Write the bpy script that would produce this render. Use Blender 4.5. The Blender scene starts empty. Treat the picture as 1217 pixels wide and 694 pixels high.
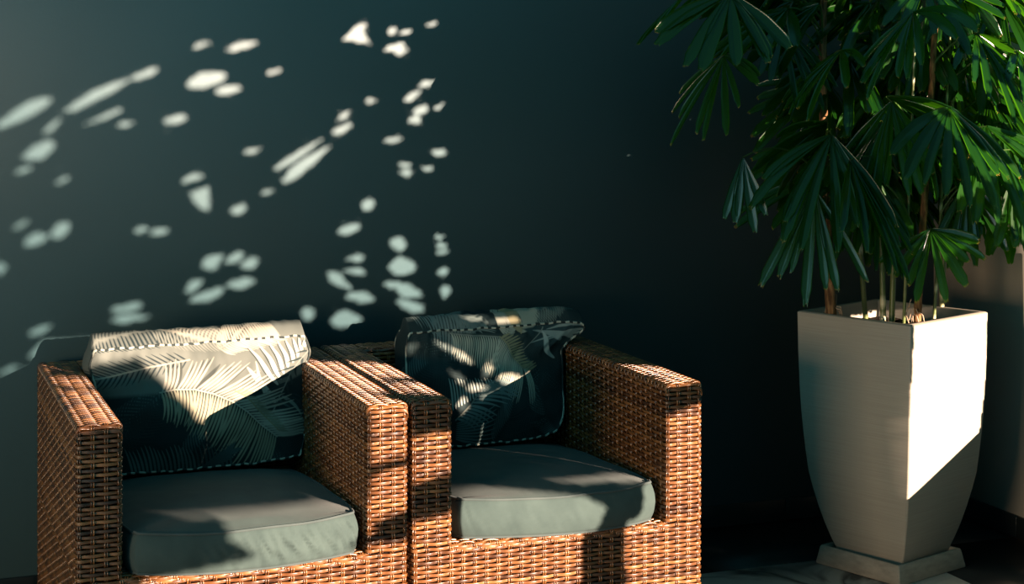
import bpy, math, random
import numpy as np
from mathutils import Vector, noise
R = math.radians
scn = bpy.context.scene
col = scn.collection

# ------------------------------------------------------------------ camera
F = 2074.0; HOR = 75.0; CU = 608.5
CAMH = 1.463
SY, CY = math.sin(R(21.05)), math.cos(R(21.05))
cam = bpy.data.cameras.new('camera'); co = bpy.data.objects.new('camera', cam); col.objects.link(co)
cam.sensor_width = 36; cam.lens = F / 1217 * 36
cam.shift_y = -(347 - HOR) / 1217
co.location = (0, 0, CAMH); co.rotation_euler = (R(90), 0, -R(21.05))
scn.camera = co
WALLY = 4.90; WALLX = 3.385

def ray(u, v):
    a = (u - CU) / F; b = (v - HOR) / F
    return np.array([SY + a * CY, CY - a * SY, -b])
def on_plane(u, v, n, p0):
    d = ray(u, v); n = np.array(n, float); o = np.array([0, 0, CAMH])
    t = np.dot(np.array(p0, float) - o, n) / np.dot(d, n)
    return o + t * d
def at_y(u, v, Y): return on_plane(u, v, (0, 1, 0), (0, Y, 0))
def at_z(u, v, Z): return on_plane(u, v, (0, 0, 1), (0, 0, Z))

SUNX, SUNZ = 0.45, 0.20           # towards the sun: (SUNX, -1, SUNZ)

# ------------------------------------------------------------------ helpers
def tag(o, label=None, cat=None, group=None, kind=None):
    if label: o['label'] = label
    if cat: o['category'] = cat
    if group: o['group'] = group
    if kind: o['kind'] = kind
    return o
def empty(name, loc=(0, 0, 0), rz=0):
    o = bpy.data.objects.new(name, None); col.objects.link(o)
    o.location = loc; o.rotation_euler = (0, 0, rz); o.empty_display_size = .1
    return o
class MB:
    def __init__(s): s.v = []; s.f = []; s.n = 0; s.tint = []; s.uv = []
    def add(s, verts, faces, tint=0.0):
        verts = np.asarray(verts, float).reshape(-1, 3)
        s.v.append(verts)
        for f in faces: s.f.append(tuple(int(i) + s.n for i in f))
        s.n += len(verts)
        t = np.full(len(verts), tint) if np.isscalar(tint) else np.asarray(tint)
        s.tint.append(t)
    def quads(s, verts, q, tint=0.0):
        verts = np.asarray(verts, float).reshape(-1, 3)
        s.v.append(verts); s.f.append((np.asarray(q) + s.n)); s.n += len(verts)
        t = np.full(len(verts), tint) if np.isscalar(tint) else np.asarray(tint)
        s.tint.append(t)
    def box(s, lo, hi, tint=0.0):
        x0, y0, z0 = lo; x1, y1, z1 = hi
        s.add([(x0,y0,z0),(x1,y0,z0),(x1,y1,z0),(x0,y1,z0),(x0,y0,z1),(x1,y0,z1),(x1,y1,z1),(x0,y1,z1)],
              [(0,3,2,1),(4,5,6,7),(0,1,5,4),(1,2,6,5),(2,3,7,6),(3,0,4,7)], tint)
    def tube(s, pts, rad, seg=8, tint=0.0, closed=False):
        pts = np.asarray(pts, float); n = len(pts)
        rad = np.full(n, rad) if np.isscalar(rad) else np.asarray(rad)
        if closed: tan = np.roll(pts, -1, 0) - np.roll(pts, 1, 0)
        else: tan = np.gradient(pts, axis=0)
        tan /= np.linalg.norm(tan, axis=1)[:, None] + 1e-9
        ref = np.array([0, 0, 1.0]) if abs(tan[0][2]) < .9 else np.array([1.0, 0, 0])
        A = []; B = []
        a = np.cross(tan[0], ref); a /= np.linalg.norm(a)
        for i in range(n):
            a = a - tan[i] * np.dot(a, tan[i]); a /= np.linalg.norm(a) + 1e-9
            A.append(a); B.append(np.cross(tan[i], a))
        A = np.array(A); B = np.array(B)
        th = np.linspace(0, 2 * math.pi, seg, endpoint=False)
        V = pts[:, None, :] + rad[:, None, None] * (np.cos(th)[None, :, None] * A[:, None, :] + np.sin(th)[None, :, None] * B[:, None, :])
        q = []
        m = n if closed else n - 1
        for i in range(m):
            i2 = (i + 1) % n
            for j in range(seg):
                k = (j + 1) % seg
                q.append((i * seg + j, i * seg + k, i2 * seg + k, i2 * seg + j))
        if not closed:
            pass
        s.quads(V.reshape(-1, 3), q, tint)
    def build(s, name, mat, parent=None, smooth=True):
        me = bpy.data.meshes.new(name)
        V = np.concatenate(s.v)
        loops = []; starts = []; tot = 0
        Ls = []; St = []
        for f in s.f:
            if isinstance(f, np.ndarray):
                k = f.shape[1]
                Ls.append(f.reshape(-1)); St.append(tot + np.arange(len(f)) * k); tot += f.size
            else:
                Ls.append(np.array(f)); St.append(np.array([tot])); tot += len(f)
        L = np.concatenate(Ls).astype(np.int32); S = np.concatenate(St).astype(np.int32)
        me.vertices.add(len(V)); me.vertices.foreach_set('co', V.astype(np.float32).reshape(-1))
        me.loops.add(len(L)); me.loops.foreach_set('vertex_index', L)
        me.polygons.add(len(S)); me.polygons.foreach_set('loop_start', S)
        me.update(calc_edges=True); me.validate()
        a = me.attributes.new('tint', 'FLOAT', 'POINT')
        a.data.foreach_set('value', np.concatenate(s.tint).astype(np.float32))
        if smooth: me.polygons.foreach_set('use_smooth', np.ones(len(me.polygons), bool))
        me.materials.append(mat)
        o = bpy.data.objects.new(name, me); col.objects.link(o)
        if parent: o.parent = parent
        return o
def bevel(o, w, seg=2):
    m = o.modifiers.new('bevel', 'BEVEL'); m.width = w; m.segments = seg; m.limit_method = 'ANGLE'
    return o

# ------------------------------------------------------------------ materials
def mat(name, base=(.5,.5,.5), rough=.5, spec=.5, **kw):
    m = bpy.data.materials.new(name); m.use_nodes = True
    b = m.node_tree.nodes['Principled BSDF']
    b.inputs['Base Color'].default_value = (*base, 1); b.inputs['Roughness'].default_value = rough
    b.inputs['Specular IOR Level'].default_value = spec
    for k, v in kw.items(): b.inputs[k].default_value = v
    return m, m.node_tree, b
def N(nt, t, **kw):
    n = nt.nodes.new(t)
    for k, v in kw.items():
        if k.startswith('_'): setattr(n, k[1:], v)
        else: n.inputs[k].default_value = v
    return n
def ramp(nt, fac, stops):
    r = nt.nodes.new('ShaderNodeValToRGB'); e = r.color_ramp.elements
    while len(e) < len(stops): e.new(.5)
    for i, (p, c) in enumerate(stops): e[i].position = p; e[i].color = (*c, 1)
    nt.links.new(fac, r.inputs[0]); return r
def obj_co(nt, scale=(1, 1, 1)):
    t = nt.nodes.new('ShaderNodeTexCoord'); m = nt.nodes.new('ShaderNodeMapping')
    m.inputs['Scale'].default_value = scale
    nt.links.new(t.outputs['Object'], m.inputs[0]); return m.outputs[0]
def bump(nt, b, h, strength=.2, dist=.005):
    n = nt.nodes.new('ShaderNodeBump'); n.inputs['Strength'].default_value = strength; n.inputs['Distance'].default_value = dist
    nt.links.new(h, n.inputs['Height']); nt.links.new(n.outputs[0], b.inputs['Normal'])

# back wall paint: dark teal
m_teal, nt, b = mat('teal_wall_paint', rough=.62, spec=1.0, IOR=1.6)
c = obj_co(nt)
n1 = N(nt, 'ShaderNodeTexNoise', Scale=2.2, Detail=4.0); nt.links.new(c, n1.inputs['Vector'])
r = ramp(nt, n1.outputs[0], [(.3, (.025, .076, .091)), (.7, (.030, .087, .104))])
nt.links.new(r.outputs[0], b.inputs['Base Color'])
n2 = N(nt, 'ShaderNodeTexNoise', Scale=140.0, Detail=3.0); nt.links.new(c, n2.inputs['Vector'])
bump(nt, b, n2.outputs[0], .10, .002)
# right wall paint: warm grey
m_grey, nt, b = mat('warm_grey_wall_paint', rough=.65, spec=.25)
c = obj_co(nt)
n1 = N(nt, 'ShaderNodeTexNoise', Scale=3.0, Detail=4.0); nt.links.new(c, n1.inputs['Vector'])
r = ramp(nt, n1.outputs[0], [(.3, (.36, .33, .28)), (.7, (.40, .37, .31))])
nt.links.new(r.outputs[0], b.inputs['Base Color'])
# skirting tile
m_skirt, nt, b = mat('dark_skirting_tile', (.012, .017, .018), rough=.3, spec=.4)
# floor: pale marble bordered by dark tile
m_marble, nt, b = mat('veined_marble', rough=.55, spec=.5)
c = obj_co(nt, (1.0, 2.2, 1))
n1 = N(nt, 'ShaderNodeTexNoise', Scale=1.1, Detail=5.0, Distortion=1.0); nt.links.new(c, n1.inputs['Vector'])
r = ramp(nt, n1.outputs[0], [(.46, (.84, .88, .88)), (.49, (.3, .34, .35)), (.50, (.08, .10, .11)), (.52, (.74, .80, .80))])
nt.links.new(r.outputs[0], b.inputs['Base Color'])
m_dark, nt, b = mat('dark_floor_tile', rough=.35, spec=.3)
c = obj_co(nt)
n1 = N(nt, 'ShaderNodeTexNoise', Scale=7.0, Detail=6.0); nt.links.new(c, n1.inputs['Vector'])
r = ramp(nt, n1.outputs[0], [(.3, (.008, .011, .012)), (.8, (.016, .02, .021))])
nt.links.new(r.outputs[0], b.inputs['Base Color'])
# wicker
m_wick, nt, b = mat('brown_wicker', rough=.32, spec=.85)
at = N(nt, 'ShaderNodeAttribute', _attribute_name='tint')
c = obj_co(nt)
n1 = N(nt, 'ShaderNodeTexNoise', Scale=28.0, Detail=3.0); nt.links.new(c, n1.inputs['Vector'])
mx = N(nt, 'ShaderNodeMath', _operation='ADD'); nt.links.new(at.outputs['Fac'], mx.inputs[0]); nt.links.new(n1.outputs[0], mx.inputs[1])
mh = N(nt, 'ShaderNodeMath', _operation='MULTIPLY'); mh.inputs[1].default_value = .5; nt.links.new(mx.outputs[0], mh.inputs[0])
r = ramp(nt, mh.outputs[0], [(.2, (.035, .011, .003)), (.5, (.125, .043, .010)), (.8, (.26, .105, .030))])
nt.links.new(r.outputs[0], b.inputs['Base Color'])
m_core, _, _ = mat('dark_wicker_core', (.010, .005, .003), rough=.8, spec=.1)
m_foot, _, _ = mat('black_plastic_foot', (.02, .02, .02), rough=.5)
# cushion cloth
def cloth(name, c0, c1):
    m, nt, b = mat(name, rough=.85, spec=.2)
    b.inputs['Sheen Weight'].default_value = .08; b.inputs['Sheen Roughness'].default_value = .5
    c = obj_co(nt)
    n1 = N(nt, 'ShaderNodeTexNoise', Scale=14.0, Detail=5.0); nt.links.new(c, n1.inputs['Vector'])
    r = ramp(nt, n1.outputs[0], [(.3, c0), (.7, c1)]); nt.links.new(r.outputs[0], b.inputs['Base Color'])
    n2 = N(nt, 'ShaderNodeTexNoise', Scale=900.0, Detail=2.0); nt.links.new(c, n2.inputs['Vector'])
    bump(nt, b, n2.outputs[0], .35, .001)
    return m
m_cloth = cloth('slate_cushion_cloth', (.038, .060, .058), (.054, .082, .078))
m_pipe = cloth('slate_piping_cloth', (.05, .07, .07), (.07, .09, .09))
m_print, nt, b = mat('palm_print_cloth', rough=.75, spec=.25)
at = N(nt, 'ShaderNodeAttribute', _attribute_name='print'); nt.links.new(at.outputs['Color'], b.inputs['Base Color'])
c = obj_co(nt); n2 = N(nt, 'ShaderNodeTexNoise', Scale=800.0, Detail=2.0); nt.links.new(c, n2.inputs['Vector'])
bump(nt, b, n2.outputs[0], .3, .001)
m_ppipe, nt, b = mat('striped_piping', rough=.7, spec=.25)
c = obj_co(nt); w = N(nt, 'ShaderNodeTexWave', Scale=13.0, Distortion=4.0); nt.links.new(c, w.inputs['Vector'])
r = ramp(nt, w.outputs[0], [(.35, (.02, .03, .03)), (.6, (.42, .42, .35))]); nt.links.new(r.outputs[0], b.inputs['Base Color'])
# planter
m_pot, nt, b = mat('brushed_grey_planter', rough=.5, spec=.4)
c = obj_co(nt, (5, 5, 330))
n1 = N(nt, 'ShaderNodeTexNoise', Scale=1.0, Detail=4.0); nt.links.new(c, n1.inputs['Vector'])
r = ramp(nt, n1.outputs[0], [(.3, (.32, .285, .235)), (.7, (.37, .335, .275))])
nt.links.new(r.outputs[0], b.inputs['Base Color']); bump(nt, b, n1.outputs[0], .12, .0006)
m_sauc, nt, b = mat('cast_grey_saucer', rough=.6, spec=.3)
c = obj_co(nt, (20, 20, 60)); n1 = N(nt, 'ShaderNodeTexNoise', Scale=1.5, Detail=6.0); nt.links.new(c, n1.inputs['Vector'])
r = ramp(nt, n1.outputs[0], [(.3, (.22, .19, .15)), (.7, (.31, .265, .21))]); nt.links.new(r.outputs[0], b.inputs['Base Color'])
m_soil, nt, b = mat('dark_soil', rough=.95, spec=.1)
c = obj_co(nt); n1 = N(nt, 'ShaderNodeTexNoise', Scale=60.0, Detail=6.0); nt.links.new(c, n1.inputs['Vector'])
r = ramp(nt, n1.outputs[0], [(.35, (.008, .006, .004)), (.75, (.04, .028, .018))]); nt.links.new(r.outputs[0], b.inputs['Base Color'])
bump(nt, b, n1.outputs[0], .8, .01)
# leaf
def leafmat(name, dark, light, tip):
    m, nt, b = mat(name, rough=.22, spec=.6)
    at = N(nt, 'ShaderNodeAttribute', _attribute_name='tint')
    r = ramp(nt, at.outputs['Fac'], [(0, dark), (.9, light), (.955, (.22, .20, .03)), (1, tip)])
    nt.links.new(r.outputs[0], b.inputs['Base Color'])
    tr = N(nt, 'ShaderNodeBsdfTranslucent'); tr.inputs['Color'].default_value = (.10, .42, .01, 1)
    mixn = N(nt, 'ShaderNodeMixShader'); mixn.inputs[0].default_value = .22
    out = [n for n in nt.nodes if n.type == 'OUTPUT_MATERIAL'][0]
    nt.links.new(b.outputs[0], mixn.inputs[1]); nt.links.new(tr.outputs[0], mixn.inputs[2]); nt.links.new(mixn.outputs[0], out.inputs[0])
    return m
m_leaf = leafmat('lady_palm_leaf', (.002, .018, .002), (.010, .060, .004), (.30, .13, .03))
m_pet, _, _ = mat('green_petiole', (.05, .11, .02), rough=.4)
m_cane, nt, b = mat('ringed_green_cane', rough=.4, spec=.5)
at = N(nt, 'ShaderNodeAttribute', _attribute_name='tint')
r = ramp(nt, at.outputs['Fac'], [(0, (.035, .06, .015)), (.5, (.12, .15, .04)), (.8, (.55, .5, .3))]); nt.links.new(r.outputs[0], b.inputs['Base Color'])
m_bark, nt, b = mat('fibrous_brown_sheath', rough=.85, spec=.2)
c = obj_co(nt, (60, 60, 12)); n1 = N(nt, 'ShaderNodeTexNoise', Scale=2.0, Detail=6.0); nt.links.new(c, n1.inputs['Vector'])
r = ramp(nt, n1.outputs[0], [(.35, (.07, .035, .015)), (.65, (.30, .16, .07))]); nt.links.new(r.outputs[0], b.inputs['Base Color'])
bump(nt, b, n1.outputs[0], .8, .004)
m_root, _, _ = mat('pale_root_fibre', (.42, .29, .2), rough=.8)
m_leaf_screen, _, _ = mat('sun_screen_leaf', (.03, .08, .02), rough=.6)  # leaves of the added screen that shapes the sunlight
m_paving, _, _ = mat('terrace_paving', (.36, .33, .29), rough=.7)

# ------------------------------------------------------------------ the setting
def struct(name, lo, hi, m):
    b_ = MB(); b_.box(lo, hi); o = b_.build(name, m, smooth=False); o['kind'] = 'structure'; return o
BX, BY = 2.966, 4.472      # inner edges of the dark tile border
mb = MB()
mb.box((-1.25, -.6, -.05), (BX - .001, BY - .001, 0)); o = mb.build('floor', m_marble, smooth=False); o['kind'] = 'structure'
mb = MB()                   # dark border tiles with fine joints
x = BX
tx = [(-1.25 + i * .6) for i in range(8)]
for x0 in tx:
    x1 = min(x0 + .597, WALLX)
    if x1 > x0: mb.box((x0, BY + .002, -.05), (x1, WALLY, 0))
y1 = BY
while y1 > -.5:
    mb.box((BX + .002, y1 - .597, -.05), (WALLX, y1, 0)); y1 -= .6
o = mb.build('floor_border', m_dark, smooth=False); o['kind'] = 'structure'
struct('wall_back', (-1.25, WALLY, -.05), (WALLX, WALLY + .15, 3.0), m_teal)
o = MB(); o.box((WALLX, 4.30, -.05), (WALLX + .15, WALLY + .15, 3.0)); o.box((WALLX, -.6, -.05), (WALLX + .15, 4.30, .522))
w_ = o.build('wall_right', m_grey, smooth=False); w_['kind'] = 'structure'
mb = MB()
xs = [-3.5 + i * .45 for i in range(16)]
for x0 in [-1.23 + i * .45 for i in range(11)]:
    mb.box((x0, WALLY - .010, .002), (min(x0 + .4478, WALLX - .011), WALLY, .070))
o = mb.build('baseboard_back', m_skirt, smooth=False); o['kind'] = 'structure'; bevel(o, .002)
mb = MB(); y = WALLY
while y > -.4:
    mb.box((WALLX - .010, y - .4478, .002), (WALLX, y, .070)); y -= .45
o = mb.build('baseboard_right', m_skirt, smooth=False); o['kind'] = 'structure'; bevel(o, .002)

# ------------------------------------------------------------------ wicker weave
PU, PV = .0300, .0105
rs = np.random.RandomState(4)
prof_w = np.array([(-1,-.9),(-.82,.35),(-.42,.62),(0,.30),(.42,.62),(.82,.35),(1,-.9)])
prof_t = np.array([(-1,-.9),(-.7,.5),(0,.8),(.7,.5),(1,-.9)])
def strand(mb, P, Nn, W, hw, th, prof, tint):
    n = len(P); k = len(prof)
    V = P[:, None, :] + W[:, None, :] * (prof[:, 0] * hw)[None, :, None] + Nn[:, None, :] * (prof[:, 1] * th)[None, :, None]
    i = np.arange(n - 1)[:, None]; j = np.arange(k)[None, :]; j2 = (j + 1) % k
    q = np.stack([i * k + j, i * k + j2, (i + 1) * k + j2, (i + 1) * k + j], -1).reshape(-1, 4)
    mb.quads(V.reshape(-1, 3), q, tint)
def flat(c, p=.8): return np.sign(c) * np.abs(c) ** p
def weave(mb, S, L, H, a0=0, b0=0):
    """S(a,b) -> position, normal, unit tangent along a, unit tangent along b"""
    A = .0024
    nu = int(round(L / PU)); nv = int(round(H / PV)); pu = L / nu; pv = H / nv
    for j in range(nv):                                  # wefts run along a
        bb = (j + .5) * pv
        a = np.linspace(0, L, nu * 6 + 1); b = np.full_like(a, bb)
        P, Nn, Tu, Tv = S(a, b)
        h = -A * flat(np.cos(math.pi * (a / pu - .5) + math.pi * j), .6)
        jit = rs.uniform(-.0006, .0006) + .0005 * np.sin(a * 23 + j)
        strand(mb, P + Nn * h[:, None] + Tv * jit[:, None], Nn, Tv, .0042, .0028, prof_w, rs.uniform(0, 1))
    for k in range(nu):
        aa = (k + .5) * pu
        b = np.linspace(0, H, nv * 4 + 1)
        for s in (-1, 1):
            a = np.full_like(b, aa + s * .0027)
            P, Nn, Tu, Tv = S(a, b)
            h = .85 * A * np.cos(math.pi * (b / pv - .5) + math.pi * k) - .0004
            strand(mb, P + Nn * h[:, None], Nn, Tu, .0023, .0020, prof_t, rs.uniform(.2, 1))
def path2(pts, r=.014):
    """rounded polyline in a plane; returns function arc->(pos2, normal2(right-hand outward), tan2), length"""
    pts = [np.array(p, float) for p in pts]; out = [pts[0]]
    for i in range(1, len(pts) - 1):
        d0 = pts[i] - pts[i - 1]; d0 /= np.linalg.norm(d0); d1 = pts[i + 1] - pts[i]; d1 /= np.linalg.norm(d1)
        p0 = pts[i] - d0 * r; p1 = pts[i] + d1 * r
        for t in np.linspace(0, 1, 7): out.append((1 - t) ** 2 * p0 + 2 * t * (1 - t) * pts[i] + t * t * p1)
    out.append(pts[-1]); Q = np.array(out)
    seg = np.linalg.norm(np.diff(Q, axis=0), axis=1); s = np.concatenate([[0], np.cumsum(seg)])
    def f(a):
        x = np.interp(a, s, Q[:, 0]); y = np.interp(a, s, Q[:, 1]); e = .004
        dx = np.interp(a + e, s, Q[:, 0]) - np.interp(a - e, s, Q[:, 0]); dy = np.interp(a + e, s, Q[:, 1]) - np.interp(a - e, s, Q[:, 1])
        l = np.hypot(dx, dy) + 1e-9
        return x, y, dx / l, dy / l
    return f, s[-1]
def wrapS(f, z0):
    def S(a, b):
        x, y, tx, ty = f(a); n = len(x); z = np.zeros(n)
        P = np.stack([x, y, z0 + b], 1); Nn = np.stack([ty, -tx, z], 1)
        Tu = np.stack([tx, ty, z], 1); Tv = np.tile([0, 0, 1.0], (n, 1)); return P, Nn, Tu, Tv
    return S
def topS(x0, x1, y0, y1, zt, r=.013, cx=True, cf=True):
    """top panel: a runs across x (curling down at both ends if cx), b runs along y (curling down at the front)"""
    fx, Lx = path2([(x0, zt - .016), (x0, zt), (x1, zt), (x1, zt - .016)] if cx else [(x0, zt), (x1, zt)], r)
    fy, Ly = path2([(y0, zt - .020), (y0, zt), (y1, zt)] if cf else [(y0, zt), (y1, zt)], r)
    def S(a, b):
        x, za, ax, az = fx(a); y, zb, by, bz = fy(b)
        P = np.stack([x, y, za + zb - zt], 1)
        Nn = np.stack([-az * by, -bz * ax, ax * by + 1e-3], 1); Nn /= np.linalg.norm(Nn, axis=1)[:, None] + 1e-9
        Tu = np.stack([ax, ax * 0, az], 1); Tv = np.stack([by * 0, by, bz], 1); return P, Nn, Tu, Tv
    return S, Lx, Ly
# chair local frame: x 0..CW, y 0 (front) .. CD (back), z up
CW, CD, AW, AH, RH = .770, .885, .100, .652, .303
def make_chair():
    root = empty('wicker_armchair')
    ZB = .04
    # base: one weave round the outer sides and the front below the seat line
    mb = MB(); f, L = path2([(0, CD), (0, 0), (CW, 0), (CW, CD)])
    weave(mb, wrapS(f, ZB), L, RH - ZB - .002)
    S, Lx, Ly = topS(AW - .004, CW - AW + .004, 0.0, .10, RH + .0, cx=False)
    weave(mb, S, Lx, Ly)
    base = mb.build('base_frame', m_wick, root)
    mb = MB(); mb.box((.007, .007, ZB), (CW - .007, CD - .007, RH - .004)); mb.build('core', m_core, base, smooth=False)
    for k, (xa, mirror) in enumerate(((0, False), (CW - AW, True))):
        mb = MB(); x0, x1 = xa, xa + AW
        f, L = path2([(x0, CD), (x0, 0), (x1, 0), (x1, CD)])
        weave(mb, wrapS(f, RH), L, AH - RH - .010)
        S, Lx, Ly = topS(x0, x1, 0, CD, AH)
        weave(mb, S, Lx, Ly)
        o = mb.build('armrest', m_wick, root)
        cb = MB(); cb.box((x0 + .007, .007, RH - .002), (x1 - .007, CD - .007, AH - .008)); cb.build('core', m_core, o, smooth=False)
    mb = MB(); f, L = path2([(CW - AW, CD - .10), (AW, CD - .10)])
    # front of the backrest faces the seat
    fb, Lb = path2([(AW, CD - .10), (CW - AW, CD - .10)])
    weave(mb, wrapS(fb, RH), Lb, AH - RH - .01)
    S, Lx, Ly = topS(AW, CW - AW, CD - .10, CD, AH, cx=False)
    weave(mb, S, Lx, Ly)
    o = mb.build('backrest', m_wick, root)
    cb = MB(); cb.box((AW, CD - .093, RH - .002), (CW - AW, CD - .003, AH - .008)); cb.build('core', m_core, o, smooth=False)
    for fx_ in (.05, CW - .05):
        for fy_ in (.05, CD - .05):
            cb = MB(); th = np.linspace(0, 2 * math.pi, 20, endpoint=False)
            v = [(fx_ + .02 * math.cos(t), fy_ + .02 * math.sin(t), .001) for t in th] + [(fx_ + .025 * math.cos(t), fy_ + .025 * math.sin(t), ZB) for t in th]
            cb.add(v, [(i, (i + 1) % 20, 20 + (i + 1) % 20, 20 + i) for i in range(20)] + [tuple(range(19, -1, -1)), tuple(range(20, 40))])
            cb.build('foot', m_foot, root, smooth=False)
    return root
def copy_tree(o, parent=None):
    c = o.copy(); col.objects.link(c)
    if parent: c.parent = parent
    for ch in list(o.children): copy_tree(ch, c)
    return c
RZ = R(-.5)
AX, FYY, BXX = .491, 3.975, 1.274
chA = make_chair(); chA.location = (AX, FYY, 0); chA.rotation_euler = (0, 0, RZ)
tag(chA, 'brown woven wicker armchair on the left, its outer side facing the empty wall', 'armchair', 'wicker armchairs side by side')
chB = copy_tree(chA); chB.location = (BXX, FYY, 0); chB.name = 'wicker_armchair.001'
tag(chB, 'brown woven wicker armchair on the right, nearer the tall planter', 'armchair', 'wicker armchairs side by side')
def loc2w(ox, x, y, z):
    c, s = math.cos(RZ), math.sin(RZ)
    return np.array([ox + c * x - s * y, FYY + s * x + c * y, z])

# ------------------------------------------------------------------ soft box cushions
def boxgrid(nx, ny, nz):
    """surface of the cube [-1,1]^3 with shared vertices"""
    idx = {}; V = []; Q = []
    def vid(i, j, k):
        key = (i, j, k)
        if key not in idx: idx[key] = len(V); V.append((2 * i / nx - 1, 2 * j / ny - 1, 2 * k / nz - 1))
        return idx[key]
    for i in range(nx):
        for j in range(ny):
            Q.append((vid(i,j,nz), vid(i+1,j,nz), vid(i+1,j+1,nz), vid(i,j+1,nz)))
            Q.append((vid(i,j,0), vid(i,j+1,0), vid(i+1,j+1,0), vid(i+1,j,0)))
    for i in range(nx):
        for k in range(nz):
            Q.append((vid(i,0,k), vid(i+1,0,k), vid(i+1,0,k+1), vid(i,0,k+1)))
            Q.append((vid(i,ny,k), vid(i,ny,k+1), vid(i+1,ny,k+1), vid(i+1,ny,k)))
    for j in range(ny):
        for k in range(nz):
            Q.append((vid(0,j,k), vid(0,j,k+1), vid(0,j+1,k+1), vid(0,j+1,k)))
            Q.append((vid(nx,j,k), vid(nx,j+1,k), vid(nx,j+1,k+1), vid(nx,j,k+1)))
    return np.array(V), np.array(Q)
def perim(n=60):
    t = np.linspace(-1, 1, n, endpoint=False); o = np.ones(n)
    return np.concatenate([np.stack([t, -o], 1), np.stack([o, t], 1), np.stack([-t, o], 1), np.stack([-o, -t], 1)])
def round_sq(u, v, k):
    """pull the corners of the square in"""
    m = np.abs(u * v) ** 3
    return u * (1 - k * m), v * (1 - k * m)

def seat_fn(seed):
    hx, hy, hz = .273, .366, .046
    def f(P):
        u, v, w = P[:, 0], P[:, 1], P[:, 2]
        uu, vv = round_sq(u, v, .085)
        side = np.maximum(np.abs(u), np.abs(v)) ** 14
        bulge = .010 * (1 - w ** 2) * side
        x = uu * (hx + bulge); y = vv * (hy + bulge)
        crown = (1 - np.abs(u) ** 3) * (1 - np.abs(v) ** 5)
        z = w * (hz + .026 * crown * (w > 0) * np.abs(w) ** 3)
        # pleats gathered under the front seam
        fr = np.clip((-v - .93) / .07, 0, 1)
        pl = np.array([noise.noise(Vector((a * 34 + seed, b * 1.2, seed * 3.1))) for a, b in zip(u + .12 * w, w)])
        amp = np.clip((u + .5) * 1.3, .12, 1) if seed < 5 else np.full_like(u, .12)
        y = y - fr * (1 - w ** 2) * pl * .017 * amp
        z = z + .004 * np.array([noise.noise(Vector((a * 2.2, b * 2.2, seed))) for a, b in zip(u, v)]) * (w > 0)
        z = z + .012 * np.clip(-v - .3, 0, 1) * 0 - .004 * (v < -.9) * np.sin(u * 3 + seed)
        if seed < 5: x = x * (1 + .045 * np.clip((-y - .352) / .03, 0, 1))
        # slightly sunk at the back
        z = z - .019 * (v + 1)
        return np.stack([x, y, z + hz], 1)
    return f
def make_seat(name, ox, seed, label, yoff=0):
    root = empty(name, tuple(loc2w(ox, CW / 2, .352 + yoff, RH + .006)), RZ)
    tag(root, label, 'cushion', 'slate seat cushions of the armchairs')
    V, Q = boxgrid(110, 60, 10); f = seat_fn(seed)
    mb = MB(); mb.quads(f(V), Q); mb.build('cover', m_cloth, root)
    for w in (1, -1):
        pr = perim(70); P = f(np.column_stack([pr, np.full(len(pr), float(w))]))
        mb = MB(); mb.tube(P, .0030, 6, closed=True); mb.build('piping', m_pipe, root)
    return root
make_seat('seat_cushion', AX, 1.7, 'slate green seat cushion with gathered pleats on the left wicker armchair', -.022)
make_seat('seat_cushion', BXX, 7.3, 'smooth slate green seat cushion on the right wicker armchair')

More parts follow.
